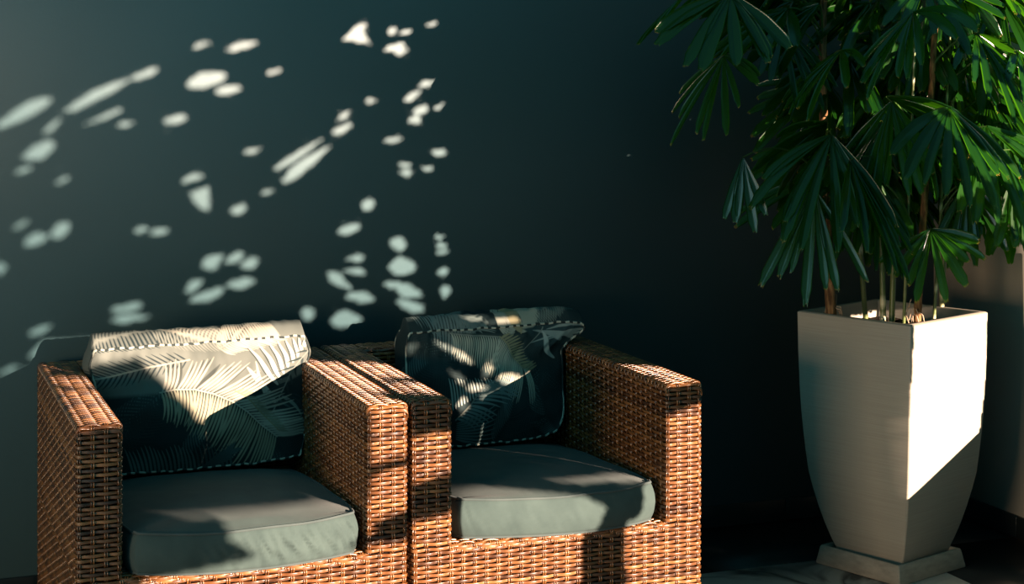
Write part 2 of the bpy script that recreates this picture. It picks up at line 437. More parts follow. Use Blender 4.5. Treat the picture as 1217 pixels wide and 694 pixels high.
# ------------------------------------------------------------------ palm print
CREAM = (.36, .34, .28); PALE = (.20, .215, .19); GREYG = (.115, .13, .118); DARK = (.010, .024, .027); NAVY = (.012, .026, .031)
OLIVE = (.25, .23, .14); TEALG = (.065, .10, .10); MID = (.020, .036, .038)  # MID: frond tone with the cushions' shade put in
class Print:
    def __init__(s, pts): s.p = pts; s.c = np.tile(DARK, (len(pts), 1)).astype(float)
    def stroke(s, p0, p1, w, c, bend=0, sharp=1.0, a=1.0):
        p0 = np.array(p0, float); p1 = np.array(p1, float); d = p1 - p0; L = np.hypot(*d) + 1e-6; nrm = np.array([-d[1], d[0]]) / L
        lo = np.minimum(p0, p1) - w - abs(bend) - 3; hi = np.maximum(p0, p1) + w + abs(bend) + 3
        m = np.where(np.all((s.p >= lo) & (s.p <= hi), axis=1))[0]
        if len(m) == 0: return
        q = s.p[m] - p0; t = q @ d / L ** 2; off = q @ nrm - bend * 4 * t * (1 - t)
        ww = w * np.clip(4 * t * (1 - t), 0, 1) ** .45 * (1 - .55 * t)
        k = np.clip((ww - np.abs(off)) / sharp + .5, 0, 1) * ((t > 0) & (t < 1)) * a
        s.c[m] = s.c[m] * (1 - k[:, None]) + np.array(c) * k[:, None]
    def region(s, poly, c, soft=6):
        poly = np.array(poly, float); x, y = s.p[:, 0], s.p[:, 1]; ins = np.zeros(len(x), bool); dist = np.full(len(x), 1e9)
        for i in range(len(poly)):
            x0, y0 = poly[i]; x1, y1 = poly[(i + 1) % len(poly)]
            if y0 != y1: ins ^= ((y0 > y) != (y1 > y)) & (x < (x1 - x0) * (y - y0) / (y1 - y0) + x0)
            d = np.array([x1 - x0, y1 - y0]); t = np.clip(((x - x0) * d[0] + (y - y0) * d[1]) / (d @ d), 0, 1)
            dist = np.minimum(dist, np.hypot(x - x0 - t * d[0], y - y0 - t * d[1]))
        k = np.clip(.5 + np.where(ins, dist, -dist) / soft, 0, 1)[:, None]
        s.c = s.c * (1 - k) + np.array(c) * k
    def frond(s, rach, n, lenL, lenR, angL, angR, w, cL, cR=None, rc=None, bend=0, spine=3, sharp=2.0):
        """rach: list of points base->tip; leaflets to the left / right of the direction of travel"""
        rach = np.array(rach, float); seg = np.hypot(*np.diff(rach, axis=0).T); cum = np.concatenate([[0], np.cumsum(seg)])
        cR = cR or cL
        for i in range(n):
            t = (i + .5) / n; a = t * cum[-1]
            p = np.array([np.interp(a, cum, rach[:, 0]), np.interp(a, cum, rach[:, 1])])
            q = np.array([np.interp(a + 5, cum, rach[:, 0]), np.interp(a + 5, cum, rach[:, 1])]); 
            if a + 5 > cum[-1]: q = p; p2 = np.array([np.interp(a - 5, cum, rach[:, 0]), np.interp(a - 5, cum, rach[:, 1])]); dd = q - p2
            else: dd = q - p
            th = math.atan2(dd[1], dd[0])
            env = (math.sin(math.pi * min(1, .22 + .78 * (1 - t))) * .45 + .55) if True else 1
            for side, ln, an, cc in ((-1, lenL, angL, cL), (1, lenR, angR, cR)):
                if ln <= 0: continue
                x = th + side * R(an * (1 - .35 * t)); l = ln * env * random.uniform(.9, 1.08)
                s.stroke(p, p + l * np.array([math.cos(x), math.sin(x)]), w * random.uniform(.85, 1.15), cc, bend * side, sharp)
        for i in range(len(rach) - 1): s.stroke_line(rach[i], rach[i + 1], spine, rc or cL)
    def stroke_line(s, p0, p1, w, c):
        p0 = np.array(p0); p1 = np.array(p1); d = p1 - p0; L2 = d @ d
        q = s.p - p0; t = np.clip(q @ d / L2, 0, 1); dist = np.hypot(*(q - t[:, None] * d).T)
        k = np.clip((w - dist) / 2 + .5, 0, 1)[:, None]; s.c = s.c * (1 - k) + np.array(c) * k

def print_A(pts):
    p = Print(pts); random.seed(3)
    p.region([(-60, -80), (1100, -80), (1100, 230), (820, 280), (660, 320), (500, 300), (330, 310), (-60, 280)], GREYG, 30)  # grey ground only up top; shade below is coloured into the print
    for a_, b_, c_ in (((60, 640), (200, 520), (330, 380)), ((420, 640), (520, 540), (560, 400)), ((900, 660), (800, 560), (760, 440)), ((120, 470), (240, 420), (380, 330))):
        p.frond([a_, b_, c_], 22, 110, 110, 58, 58, 4.5, TEALG, cR=MID, rc=MID, bend=6)
    p.frond([(330, 330), (230, 430), (150, 560)], 16, 120, 120, 55, 55, 7, MID, rc=MID)
    p.frond([(620, 560), (760, 600), (960, 640)], 22, 110, 90, 60, 60, 4, MID, rc=MID, bend=8)
    p.frond([(960, 380), (900, 430), (800, 640)], 18, 100, 130, 60, 60, 5, MID, rc=MID, bend=8)
    # left grey frond: dark strokes on the grey ground
    p.region([(60, 100), (470, 110), (490, 190), (330, 330), (60, 350)], (.14, .155, .14), 20)
    p.frond([(470, 180), (300, 212), (75, 268)], 17, 0, 105, 40, 48, 4.2, NAVY, rc=CREAM)
    p.frond([(470, 180), (300, 212), (75, 268)], 17, 85, 0, 48, 32, 4.2, NAVY, rc=CREAM)
    p.frond([(60, 118), (250, 95), (470, 75)], 24, 60, 60, 50, 50, 4, NAVY, rc=PALE, bend=5)
    # right fan of broad white blades on dark-edged grey
    p.region([(700, 110), (985, 90), (985, 260), (860, 320), (760, 240)], (.13, .145, .13), 12)
    for i, (x, y) in enumerate([(700,130),(745,122),(790,118),(830,114),(868,110),(905,105),(935,100),(962,110)]):
        q = 845 + i * 15, 318 - i * 24
        p.stroke(q, (x, y), 17, DARK, 0, 3); p.stroke((q[0], q[1]), (x + 4, y), 12, (.42, .41, .36), 0, 3)
    p.stroke((832, 400), (700, 222), 17, (.42, .41, .36), 4, 3); p.stroke((800, 420), (735, 200), 11, (.38, .37, .31), 4, 3)
    p.frond([(975, 150), (900, 275), (840, 390), (785, 510)], 10, 60, 100, 45, 50, 7, MID, cR=MID, rc=PALE, spine=3)
    p.stroke((860, 370), (950, 460), 10, PALE, -12, 3); p.stroke((850, 385), (900, 420), 7, TEALG, 4, 3)
    # main frond across the middle
    p.region([(340, 322), (480, 315), (640, 380), (760, 440), (840, 520), (760, 590), (560, 560), (380, 400)], (.012, .022, .022), 16)
    rr = [(335, 325), (400, 312), (480, 315), (560, 340), (640, 380), (700, 425), (760, 485), (835, 545)]
    p.frond(rr, 26, 215, 0, 60, 60, 13, (.05, .06, .055), bend=-6); p.frond(rr, 36, 225, 0, 64, 60, 7, CREAM, bend=-6, rc=CREAM)
    p.frond(rr, 44, 0, 225, 64, 100, 6.5, OLIVE, cR=(.33, .31, .22), bend=-10, rc=CREAM)
    p.frond([(650, 330), (700, 360), (750, 420), (845, 520)], 16, 60, 0, 50, 50, 7, (.22, .22, .16), rc=OLIVE)
    # top frond wrapping over the upper edge
    p.region([(590, -40), (800, -40), (800, 100), (600, 110)], (.012, .022, .022), 8)
    p.frond([(590, 135), (650, 100), (720, 75), (800, 60)], 22, 60, 110, 70, 60, 5.5, CREAM, bend=6)
    p.frond([(330, 75), (450, 95), (600, 110)], 20, 50, 60, 50, 60, 4, CREAM, cR=PALE, bend=4)
    # pale blades along the bottom
    for i in range(26):
        x = 185 + i * 17; p.stroke((x + 30, 690), (x, 565 + 12 * math.sin(i * .9)), 6.5, (.14, .19, .18) if i < 17 else TEALG, 6, 2)
    p.frond([(520, 670), (600, 620), (640, 590)], 12, 50, 60, 40, 40, 6, TEALG)
    return p.c
def print_B(pts):
    p = Print(pts); random.seed(8)
    for a_, b_, c_ in (((80, 420), (200, 330), (320, 220)), ((960, 420), (820, 360), (700, 260)), ((560, 660), (640, 560), (680, 430)), ((960, 640), (860, 560), (800, 420)), ((640, 40), (800, 90), (960, 110)), ((90, 130), (200, 170), (330, 200))):
        p.frond([a_, b_, c_], 24, 110, 110, 58, 58, 4.5, TEALG, cR=MID, rc=MID, bend=6)
    p.frond([(985, 60), (860, 90), (720, 130)], 20, 70, 80, 55, 55, 5, (.15, .18, .16), rc=PALE, bend=5)
    p.region([(30, 40), (420, 50), (420, 210), (60, 180)], MID, 15)
    p.frond([(110, 60), (250, 70), (420, 190)], 24, 60, 170, 30, 75, 6.5, (.17, .21, .20), bend=10, rc=PALE)
    p.frond([(280, 70), (360, 130), (430, 185)], 14, 120, 70, 45, 60, 5, (.15, .19, .18), bend=4)
    p.frond([(560, 210), (600, 130), (660, 60)], 20, 130, 60, 50, 60, 6, (.30, .31, .26), bend=6)
    p.frond([(635, 200), (645, 120), (650, 50)], 22, 120, 190, 50, 58, 6, OLIVE, cR=(.34, .34, .27), bend=6)
    # dark faint fronds
    p.frond([(110, 200), (240, 300), (330, 420)], 20, 90, 120, 55, 55, 6, MID)
    p.frond([(600, 420), (750, 400), (960, 330)], 24, 90, 170, 50, 62, 6, MID, bend=5)
    p.frond([(620, 640), (780, 600), (960, 480)], 28, 110, 60, 60, 60, 4, MID, bend=9)
    # right blades
    p.region([(640, 180), (990, 150), (990, 260), (760, 260)], (.02, .045, .05), 8)
    for a, b in (((980,190),(720,245)),((985,240),(730,195)),((980,165),(760,190)),((985,210),(800,235)),((900,245),(690,190))):
        p.stroke(a, b, 10, (.22, .27, .255), 6, 3)
    p.stroke((925, 322), (740, 195), 13, (.34, .38, .35), -4, 3)
    p.stroke_line((742, 180), (690, 320), 3, PALE)
    # main frond
    p.region([(300, 190), (660, 205), (760, 350), (720, 415), (560, 410), (430, 320)], (.025, .045, .045), 10)
    rr = [(540, 212), (600, 250), (660, 300), (710, 345), (755, 365)]
    p.frond([(310, 195), (420, 205), (540, 212), (600, 250), (660, 300), (710, 345), (750, 360)], 46, 0, 175, 60, 82, 4.6, (.42, .42, .34), bend=-10, rc=PALE)
    p.frond(rr, 16, 75, 0, 62, 60, 7, OLIVE)
    # lower left: upright blades and a spray
    for i in range(15):
        x = 300 + i * 16; p.stroke((x + 25, 520 - i * 6), (x, 385 + 4 * i % 12), 6.5, (.40, .44, .40), 4, 2)
    p.frond([(340, 560), (420, 500), (500, 420), (560, 395)], 16, 0, 190, 50, 62, 7.5, (.16, .22, .215), rc=PALE, bend=-8)
    for i in range(9):
        p.stroke((345, 575 + i * 8), (565, 500 + i * 20), 5.5, (.11, .165, .165), 8, 2)
    return p.c

def make_pillow(name, label, seed, prt, warp, depth=.085, H=.175, Wd=.300, bulgeT=.04):
    """warp(x,z,yfrac)-> world position; local u across, v up, w front(-1)/back(+1)"""
    root = empty(name, (0, 0, 0)); tag(root, label, 'cushion', 'palm print back cushions')
    V0, Q = boxgrid(400, 240, 18)
    def f(P):
        u, v, w = P[:, 0], P[:, 1], P[:, 2]        # w=-1 front
        uu, vv = round_sq(u, v, .07 if seed < 4 else .095)
        side = np.maximum(np.abs(u), np.abs(v)) ** 16
        face = (1 - np.abs(u) ** 2.6) * (1 - np.abs(v) ** 2.6)
        y = w * (depth * .72 + depth * .55 * face * np.abs(w) ** 2)
        b = (1 - w ** 2) * side
        x = uu * Wd + np.sign(u) * b * (np.abs(u) > np.abs(v)) * .012
        z = vv * H + b * (v >= np.abs(u)) * bulgeT
        k = np.array([noise.noise(Vector((a * 3.1 + seed, c * 2.3, d * 1.2))) for a, c, d in zip(u, v, w)])
        k2 = np.array([noise.noise(Vector((a * 13 + seed, c * 3.5, d * 1.5 + 7))) for a, c, d in zip(u, v, w)])
        y = y + .010 * k + .0035 * k2 * np.clip(v + .4, 0, 1); z = z + .004 * k2 * side
        return warp(x, y, z, u, v, w)
    P = f(V0)
    mb = MB(); mb.quads(P, Q[:, ::-1]); o = mb.build('cover', m_print, root)
    u, v, w = V0[:, 0], V0[:, 1], V0[:, 2]
    ex = np.where((v > .999) & (w > -.999), (w + 1) / 2, 0); exs = np.where((np.abs(u) > .999) & (w > -.999), (w + 1) / 2, 0) * np.sign(u)
    c = prt(u, v, ex, exs)
    a = o.data.attributes.new('print', 'FLOAT_COLOR', 'POINT')
    a.data.foreach_set('color', np.column_stack([c, np.ones(len(c))]).astype(np.float32).reshape(-1))
    for ww in (-1, 1):
        pr = perim(90); PP = f(np.column_stack([pr, np.full(len(pr), float(ww))]))
        mb = MB(); mb.tube(PP, .0032, 6, closed=True); mb.build('piping', m_ppipe, root)
    return root
def uvA(u, v, ex, exs):
    U = (u + 1) / 2; X = 75 + 895 * U + exs * 40; Y = (125 - 35 * U) + (1 - v) / 2 * 560 - ex * 70
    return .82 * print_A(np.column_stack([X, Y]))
def uvB(u, v, ex, exs):
    U = (u + 1) / 2; X = 95 + 880 * U + exs * 40; Y = (190 - 35 * U) + (1 - v) / 2 * 490 - ex * 115
    return .95 * print_B(np.column_stack([X, Y]))
lean = R(7)
def warpA(x, y, z, u, v, w):
    # stands on the seat, leans on the backrest, seam dips in the middle
    zc = .560; yc = 4.655
    sm = np.clip((v - .35) / .4, 0, 1); sm = sm * sm * (3 - 2 * sm); x = x * (.925 + .075 * sm)
    z = z - .012 * (1 - u ** 2) * np.clip(v, 0, 1) + .004 * u
    Y = y * math.cos(lean) + z * math.sin(lean); Z = -y * math.sin(lean) * .6 + z
    c, s = math.cos(RZ), math.sin(RZ)
    return np.stack([.895 + c * x - s * Y, yc + s * x + c * Y, zc + Z], 1)
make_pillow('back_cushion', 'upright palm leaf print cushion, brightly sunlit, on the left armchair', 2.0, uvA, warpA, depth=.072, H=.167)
def warpB(x, y, z, u, v, w):
    zc = .560; yc = 4.665
    top = np.clip((v + 1) / 2, 0, 1)
    sm = np.clip((v - .40) / .55, 0, 1); sm = sm * sm * (3 - 2 * sm); x = x * (.965 + .035 * sm) + .086 * (1 - (1 - sm) * np.clip((u + 1) / 2, 0, 1))      # slumped over the right armrest
    z = z - .018 * (1 - u ** 2) * np.clip(v, 0, 1) * (w < .5) + .004 * u
    z = z - .05 * np.clip(u - .80, 0, 1) / .2 * np.clip(v, 0, 1) ** 3 * .2
    Y = y * math.cos(lean) + z * math.sin(lean) - .012 * np.exp(-((v - .25) / .4) ** 2) * (w < 0) * (1 - u ** 2); Z = -y * math.sin(lean) * .6 + z
    c, s = math.cos(RZ), math.sin(RZ)
    return np.stack([1.655 + c * x - s * Y, yc + s * x + c * Y, zc + Z], 1)
make_pillow('back_cushion', 'slumped palm leaf print cushion, mostly in shade, on the right armchair', 5.0, uvB, warpB, depth=.072, H=.167, Wd=.287)

# ------------------------------------------------------------------ planter, saucer
PC = np.array([2.857, 4.352]); PROT = R(18.5); PROT2 = R(21.8)
def square_ring(h, z, r=.012, n=5):
    pts = []
    for cx_, cy_, a0 in ((1,1,0),(-1,1,90),(-1,-1,180),(1,-1,270)):
        for i in range(n):
            a = R(a0 + 90 * i / (n - 1)); pts.append(((h - r) * cx_ + r * math.cos(a), (h - r) * cy_ + r * math.sin(a), z))
    return np.array(pts)
def lathe_sq(mb, prof, r=.012, cap0=True, cap1=False):
    n = 20; rings = [square_ring(h, z, min(r, h * .4)) for h, z in prof]
    V = np.concatenate(rings); q = []
    for i in range(len(prof) - 1):
        for j in range(n): k = (j + 1) % n; q.append((i*n+j, i*n+k, (i+1)*n+k, (i+1)*n+j))
    mb.quads(V, q)
    if cap0: mb.add(rings[0], [tuple(range(n - 1, -1, -1))])
    if cap1: mb.add(rings[-1], [tuple(range(n))])
palm = empty('potted_palm', (PC[0], PC[1], .004), PROT)
tag(palm, 'tall lady palm with drooping fan leaves in a tapered square grey planter by the corner', 'potted plant')
ZT = .732
prof = [(.104, .013), (.1055, .018)]
zs =  [.036, .076, .12, .17, .22, .269, .33, .385, .45, .518, .62, .70, ZT]
hs =  [.1135, .128, .1415, .154, .165, .174, .180, .1845, .189, .192, .195, .196, .1965]
prof += list(zip(hs, zs)) + [(.1925, ZT + .003), (.180, ZT + .003), (.176, ZT - .002), (.172, ZT - .13)]
mb = MB(); lathe_sq(mb, prof, .006); pot = mb.build('planter', m_pot, palm); pot.rotation_euler = (0, 0, PROT2 - PROT); pot.location = (.009, 0, 0)
es = pot.modifiers.new('edge', 'EDGE_SPLIT'); es.split_angle = R(40)
mb = MB(); g = 24; V = []; 
for i in range(g + 1):
    for j in range(g + 1):
        x = (i / g * 2 - 1) * .172; y = (j / g * 2 - 1) * .172
        V.append((x, y, ZT - .045 + .012 * noise.noise(Vector((x * 20, y * 20, 3)))))
mb.quads(V, [(i*(g+1)+j, (i+1)*(g+1)+j, (i+1)*(g+1)+j+1, i*(g+1)+j+1) for i in range(g) for j in range(g)])
mb.build('soil', m_soil, palm)
sa = empty('planter_saucer', (PC[0], PC[1], 0), PROT)
tag(sa, 'shallow square grey saucer on the floor under the tall planter', 'saucer')
mb = MB(); lathe_sq(mb, [(.152, .001), (.153, .004), (.144, .050), (.141, .054), (.134, .054), (.131, .050), (.132, .016), (.02, .0155)], .004)
o = mb.build('tray', m_sauc, sa); es = o.modifiers.new('edge', 'EDGE_SPLIT'); es.split_angle = R(40)

# ------------------------------------------------------------------ lady palm
rnd = random.Random(21)
pc, ps = math.cos(PROT), math.sin(PROT)
def w2l(P):
    P = np.asarray(P, float); d = P[..., :2] - PC
    return np.stack([pc * d[..., 0] + ps * d[..., 1], -ps * d[..., 0] + pc * d[..., 1], P[..., 2] - .004], -1)
stems = []
def stem(base_uv, top, kind, rad, name='cane', lean_=(0, 0)):
    b0 = at_z(base_uv[0], base_uv[1], .70); b0[2] = .66
    top = np.array(top, float); n = 60; t = np.linspace(0, 1, n)[:, None]
    mid = (b0 + top) / 2 + np.array([rnd.uniform(-.03, .03), rnd.uniform(-.03, .03), 0])
    P = (1 - t) ** 2 * b0 + 2 * t * (1 - t) * mid + t * t * top
    stems.append(P)
    ph = (P[:, 2] * 22) % 1
    tint = np.repeat(np.where(ph < .12, .9, .35 + .2 * ph), 10)
    r = rad * (1 + .10 * (ph < .12)) * np.linspace(1, .6, n)
    mb = MB(); mb.tube(w2l(P), r, 10, tint)
    return mb.build('stem', m_bark if kind == 'bark' else m_cane, palm), P
def roots(parent, P, n, spread):
    mb = MB(); b0 = P[0]
    for i in range(n):
        a = rnd.uniform(0, 6.28); r0 = .012; z = rnd.uniform(.70, .79); k = []
        rr_ = rnd.uniform(.4, 1) * spread
        for t in np.linspace(0, 1, 8):
            k.append((b0[0] + math.cos(a + t * 1.3) * (r0 + rr_ * math.sin(t * 3.0)), b0[1] + math.sin(a + t * 1.3) * (r0 + rr_ * math.sin(t * 3.0)), z - t * .09 + .012 * math.sin(t * 9 + a)))
        mb.tube(w2l(np.array(k)), .0016, 5)
    mb.build('root_tuft', m_root, parent)
S_ = [((990, 388), (2.62, 4.33, 1.75), 'bark', .016), ((1050, 392), (2.80, 4.42, 2.05), 'cane', .0085), ((1059, 392), (2.90, 4.36, 2.1), 'cane', .0085),
      ((1073, 396), (2.84, 4.20, 1.55), 'cane', .005), ((1088, 396), (2.95, 4.22, 2.0), 'bark', .011), ((1108, 392), (3.02, 4.28, 1.7), 'cane', .005),
      ((1118, 380), (3.15, 4.38, 2.05), 'cane', .008), ((1030, 380), (2.72, 4.45, 1.9), 'cane', .008)]
for i, (uv, top, kd, rad) in enumerate(S_):
    o, P = stem(uv, top, kd, rad)
    if i in (0, 4): roots(o, P, 16, .022)

def leaflet(mb, H, d, nrm, L, wmax, droop, tint, twist=0):
    n = 16; P = []; T = []; p = np.array(H, float); dd = d / np.linalg.norm(d); ds = L / n
    for i in range(n + 1):
        P.append(p.copy()); T.append(dd.copy()); t = i / n
        p = p + dd * ds
        dd = dd + np.array([0, 0, -1]) * droop * .45 * ds * (.5 + 1.8 * t) * math.sqrt(max(0, 1 - dd[2] ** 2) + .02); dd /= np.linalg.norm(dd)
    P = np.array(P); T = np.array(T)
    W = np.cross(T, nrm); W /= np.linalg.norm(W, axis=1)[:, None] + 1e-9; Nn = np.cross(W, T)
    t = np.linspace(0, 1, n + 1)
    wd = 1.06 * wmax * np.minimum(1, .22 + 1.6 * t) * np.clip((1.06 - t) * 5.5, .50, 1) 
    ribs = 9; s = np.linspace(-1, 1, ribs); fold = np.where(np.arange(ribs) % 2 == 0, 1.0, -1.0) * .085
    endj = np.array([rnd.uniform(-.03, .02) for _ in range(ribs)]) * L
    V = P[:, None, :] + W[:, None, :] * (wd[:, None] * s[None, :])[..., None] * .5 + Nn[:, None, :] * (wd[:, None] * (fold[None, :] + .22 * (np.abs(s)[None, :] - .5)))[..., None]
    V[-1] += T[-1][None, :] * endj[:, None]
    V[..., 0] = np.minimum(V[..., 0], WALLX - .03 + .01 * rnd.random()); V[..., 1] = np.minimum(V[..., 1], WALLY - .03 + .01 * rnd.random())
    WV = V.reshape(-1, 3).copy(); V = w2l(V.reshape(-1, 3)); i = np.arange(n)[:, None]; j = np.arange(ribs - 1)[None, :]
    q = np.stack([i * ribs + j, i * ribs + j + 1, (i + 1) * ribs + j + 1, (i + 1) * ribs + j], -1).reshape(-1, 4)
    leafV.append(WV); leafF.append(q + leafN[0]); leafN[0] += len(WV)
    tt = np.repeat(tint + .25 * t, ribs); tt[-ribs:] = 1.0 if rnd.random() < .6 else .95; tt = np.minimum(tt, 1); tt[:-ribs] = np.minimum(tt[:-ribs], .88)
    mb.quads(V, q, tt)
nfr = [0]; leafV = []; leafF = []; leafN = [0]
def fan(H, d, L=.28, n=8, spread=75, droop=5.0, w=.028, nrm=None, tint=None, roll=0, pet=None):
    H = np.array(H, float); d = np.array(d, float); d /= np.linalg.norm(d)
    up = np.array([0, 0, 1.0]) if nrm is None else np.array(nrm, float)
    side = np.cross(d, up); side /= np.linalg.norm(side); up = np.cross(side, d)
    a = R(roll); up = up * math.cos(a) + side * math.sin(a); side = np.cross(d, up)
    mb = MB(); tint = rnd.uniform(0, .5) if tint is None else tint
    for i in range(n):
        th = R(spread * (2 * (i + .5) / n - 1) + rnd.uniform(-7, 7))
        dv = d * math.cos(th) + side * math.sin(th)
        ll = L * (1 - .25 * abs(math.sin(th)) ** 2) * rnd.uniform(.78, 1.10)
        leaflet(mb, H + dv * .004, dv, up, ll, w * rnd.uniform(.75, 1.15), droop * rnd.uniform(.8, 1.25), tint)
    o = mb.build('frond', m_leaf, palm); nfr[0] += 1
    # petiole back to the closest cane
    best = None
    for P in stems:
        zt = H[2] - .10 if pet is None else pet
        i = int(np.argmin(np.abs(P[:, 2] - zt))); q = P[i]; dist = np.linalg.norm(q - H)
        if best is None or dist < best[0]: best = (dist, q)
    q = best[1]; t = np.linspace(0, 1, 14)[:, None]
    c1 = q + (H - q) * .4 + np.array([0, 0, .5 * abs(np.linalg.norm((H - q)[:2]))])*.6
    P = (1 - t) ** 2 * q + 2 * t * (1 - t) * c1 + t * t * H
    mb = MB(); mb.tube(w2l(P), np.linspace(.0032, .002, 14), 6); mb.build('petiole', m_pet, o)
def hub(u, v, Y): return at_y(u, v, Y)
def fanpx(u, v, Y, du, dv, dy=0, **kw):
    """hub at pixel, main direction given as picture direction turned into world axes"""
    d = np.array([CY, -SY, 0]) * du + np.array([0, 0, -1.0]) * dv + np.array([SY, CY, 0]) * dy
    fan(hub(u, v, Y), d, **kw)
# fans read off the photograph (hub pixel, depth, direction)
manual = [
    (1106, 272, 4.12, .05, .9, -.5, dict(L=.20, n=9, spread=72, droop=2, w=.026, tint=.6)),
    (1128, 128, 4.00, .0, .7, -.7, dict(L=.31, n=9, spread=60, droop=4, w=.030)),
    (1086, 14, 4.00, -.35, .5, -.7, dict(L=.32, n=9, spread=62, droop=4.5, w=.030)),
    (988, 160, 4.10, -.25, .8, -.5, dict(L=.33, n=9, spread=55, droop=4, w=.030)),
    (883, 187, 4.15, -.05, 1, -.2, dict(L=.20, n=5, spread=25, droop=2, w=.024)),
    (868, -8, 4.10, -.15, .8, -.5, dict(L=.27, n=8, spread=70, droop=3, w=.034)),
    (860, 66, 4.22, -.3, .7, -.4, dict(L=.28, n=10, spread=78, droop=3, w=.022)),
    (930, 30, 4.25, .2, .8, -.4, dict(L=.24, n=7, spread=60, droop=3, w=.024)),
    (968, 225, 4.20, -.1, 1, -.3, dict(L=.30, n=7, spread=38, droop=3, w=.026)),
    (1010, 190, 4.05, .3, .8, -.5, dict(L=.33, n=8, spread=45, droop=3, w=.028)),
    (1172, 150, 4.05, .3, .8, -.5, dict(L=.30, n=8, spread=55, droop=4, w=.030)),
    (1205, 205, 4.02, .05, 1, -.4, dict(L=.24, n=6, spread=28, droop=2, w=.030)),
    (1060, 120, 4.12, -.2, .9, -.4, dict(L=.30, n=8, spread=50, droop=4, w=.026)),
    (1160, 40, 4.08, .3, .7, -.6, dict(L=.32, n=8, spread=65, droop=5, w=.028)),
    (1000, 60, 4.15, -.6, .5, -.5, dict(L=.30, n=8, spread=65, droop=5, w=.028)),
    (1040, 210, 4.20, .1, 1, -.3, dict(L=.28, n=7, spread=45, droop=3, w=.028)),
    (1150, 215, 4.18, .1, 1, -.3, dict(L=.24, n=7, spread=50, droop=3, w=.026)),
    (1210, 60, 4.10, .3, .6, -.5, dict(L=.30, n=8, spread=65, droop=4, w=.028)),
    (830, -20, 4.25, -.6, .5, -.3, dict(L=.24, n=7, spread=60, droop=3, w=.022)),
]
for k_, (u, v, Y, du, dv, dy, kw) in enumerate(manual):
    if kw['spread'] > 40: kw['roll'] = (-1) ** k_ * rnd.uniform(12, 38)
    fanpx(u, v, Y, du, dv, dy, **kw)
random_specs = []
for i in range(78):
    u = rnd.uniform(975, 1240) if i % 6 else rnd.uniform(880, 990); v = rnd.uniform(-70, 235) if u > 960 else rnd.uniform(-60, 40); Y = rnd.uniform(4.12, 4.60)
    du = (u - 1080) / 150 + rnd.uniform(-.6, .6)
    h = hub(u, v, Y)
    if h[0] > 3.16: h[0] = 3.16
    d = np.array([CY, -SY, 0]) * du + np.array([0, 0, -1.0]) * rnd.uniform(.2, .9) + np.array([SY, CY, 0]) * rnd.uniform(-.8, .3)
    if h[1] > 4.45: d[1] = min(d[1], .0)
    if h[0] > 3.0: d[0] = min(d[0], .0)
    fan(h, d, L=rnd.uniform(.24, .32), n=rnd.randint(6, 9), spread=rnd.uniform(45, 72), droop=rnd.uniform(2, 6), roll=rnd.uniform(-40, 40), w=rnd.uniform(.028, .036))

# ------------------------------------------------------------------ added unseen leaf screen beyond the parapet: gaps shaped to cast the sun spots
CELL = .0062; GX0, GX1, GZ0, GZ1 = -.35, 3.45, -.30, 1.95
nx = int((GX1 - GX0) / CELL); nz = int((GZ1 - GZ0) / CELL)
gx = GX0 + (np.arange(nx) + .5) * CELL; gz = GZ0 + (np.arange(nz) + .5) * CELL
GXX, GZZ = np.meshgrid(gx, gz, indexing='ij')
lit = np.zeros((nx, nz), bool)
def proj(P):
    t = WALLY - P[1]; return np.array([P[0] - SUNX * t, P[2] - SUNZ * t])
from mathutils.bvhtree import BVHTree
def hits(objs=None, VF=None, X0=-9, Z0=-9, shrink=1):
    if VF is None:
        V = []; Fc = []; n = 0
        for ob in objs:
            M = bpy.context.evaluated_depsgraph_get() and ob.matrix_world
            vv = [tuple(M @ v.co) for v in ob.data.vertices]; V += vv
            Fc += [tuple(i + n for i in p.vertices) for p in ob.data.polygons]; n += len(vv)
    else: V, Fc = VF
    bv = BVHTree.FromPolygons(V, Fc); out = np.zeros(lit.shape, bool); D = Vector((SUNX, -1, SUNZ)).normalized()
    for i in range(nx):
        if gx[i] < X0: continue
        for j in range(nz):
            if gz[j] < Z0: continue
            if bv.ray_cast(Vector((gx[i], WALLY, gz[j])), D, 2.0)[0] is not None: out[i, j] = True
    for k in range(shrink):
        o2 = out.copy(); o2[1:] &= out[:-1]; o2[:-1] &= out[1:]; o2[:, 1:] &= out[:, :-1]; o2[:, :-1] &= out[:, 1:]; out = o2
    return out
def lit_poly(pts, only=None):
    pts = np.array(pts); ins = np.zeros(lit.shape, bool)
    for i in range(len(pts)):
        x0, y0 = pts[i]; x1, y1 = pts[(i + 1) % len(pts)]
        if y0 != y1: ins ^= ((y0 > GZZ) != (y1 > GZZ)) & (GXX < (x1 - x0) * (GZZ - y0) / (y1 - y0) + x0)
    if only is not None: ins &= only
    lit[ins] = True
def ell(cx, cy, a, b, ang, Y=WALLY, only=None):
    th = np.linspace(0, 2 * math.pi, 20, endpoint=False); an = R(-ang)
    q9 = random.Random(int(cx * 7 + cy)); k1, k2, ph = q9.uniform(.25, .7), q9.uniform(-.35, .35), q9.uniform(0, 6)
    bb = lambda t: b * (1.0 + .14 * math.sin(3 * t + ph)) * abs(math.sin(t)) ** k1 * (1 + k2 * math.cos(t))
    lit_poly([proj(at_y(cx + a * math.cos(t) * math.cos(an) - bb(t) * math.sin(t) * math.sin(an), cy + a * math.cos(t) * math.sin(an) + bb(t) * math.sin(t) * math.cos(an), Y)) for t in th], only)
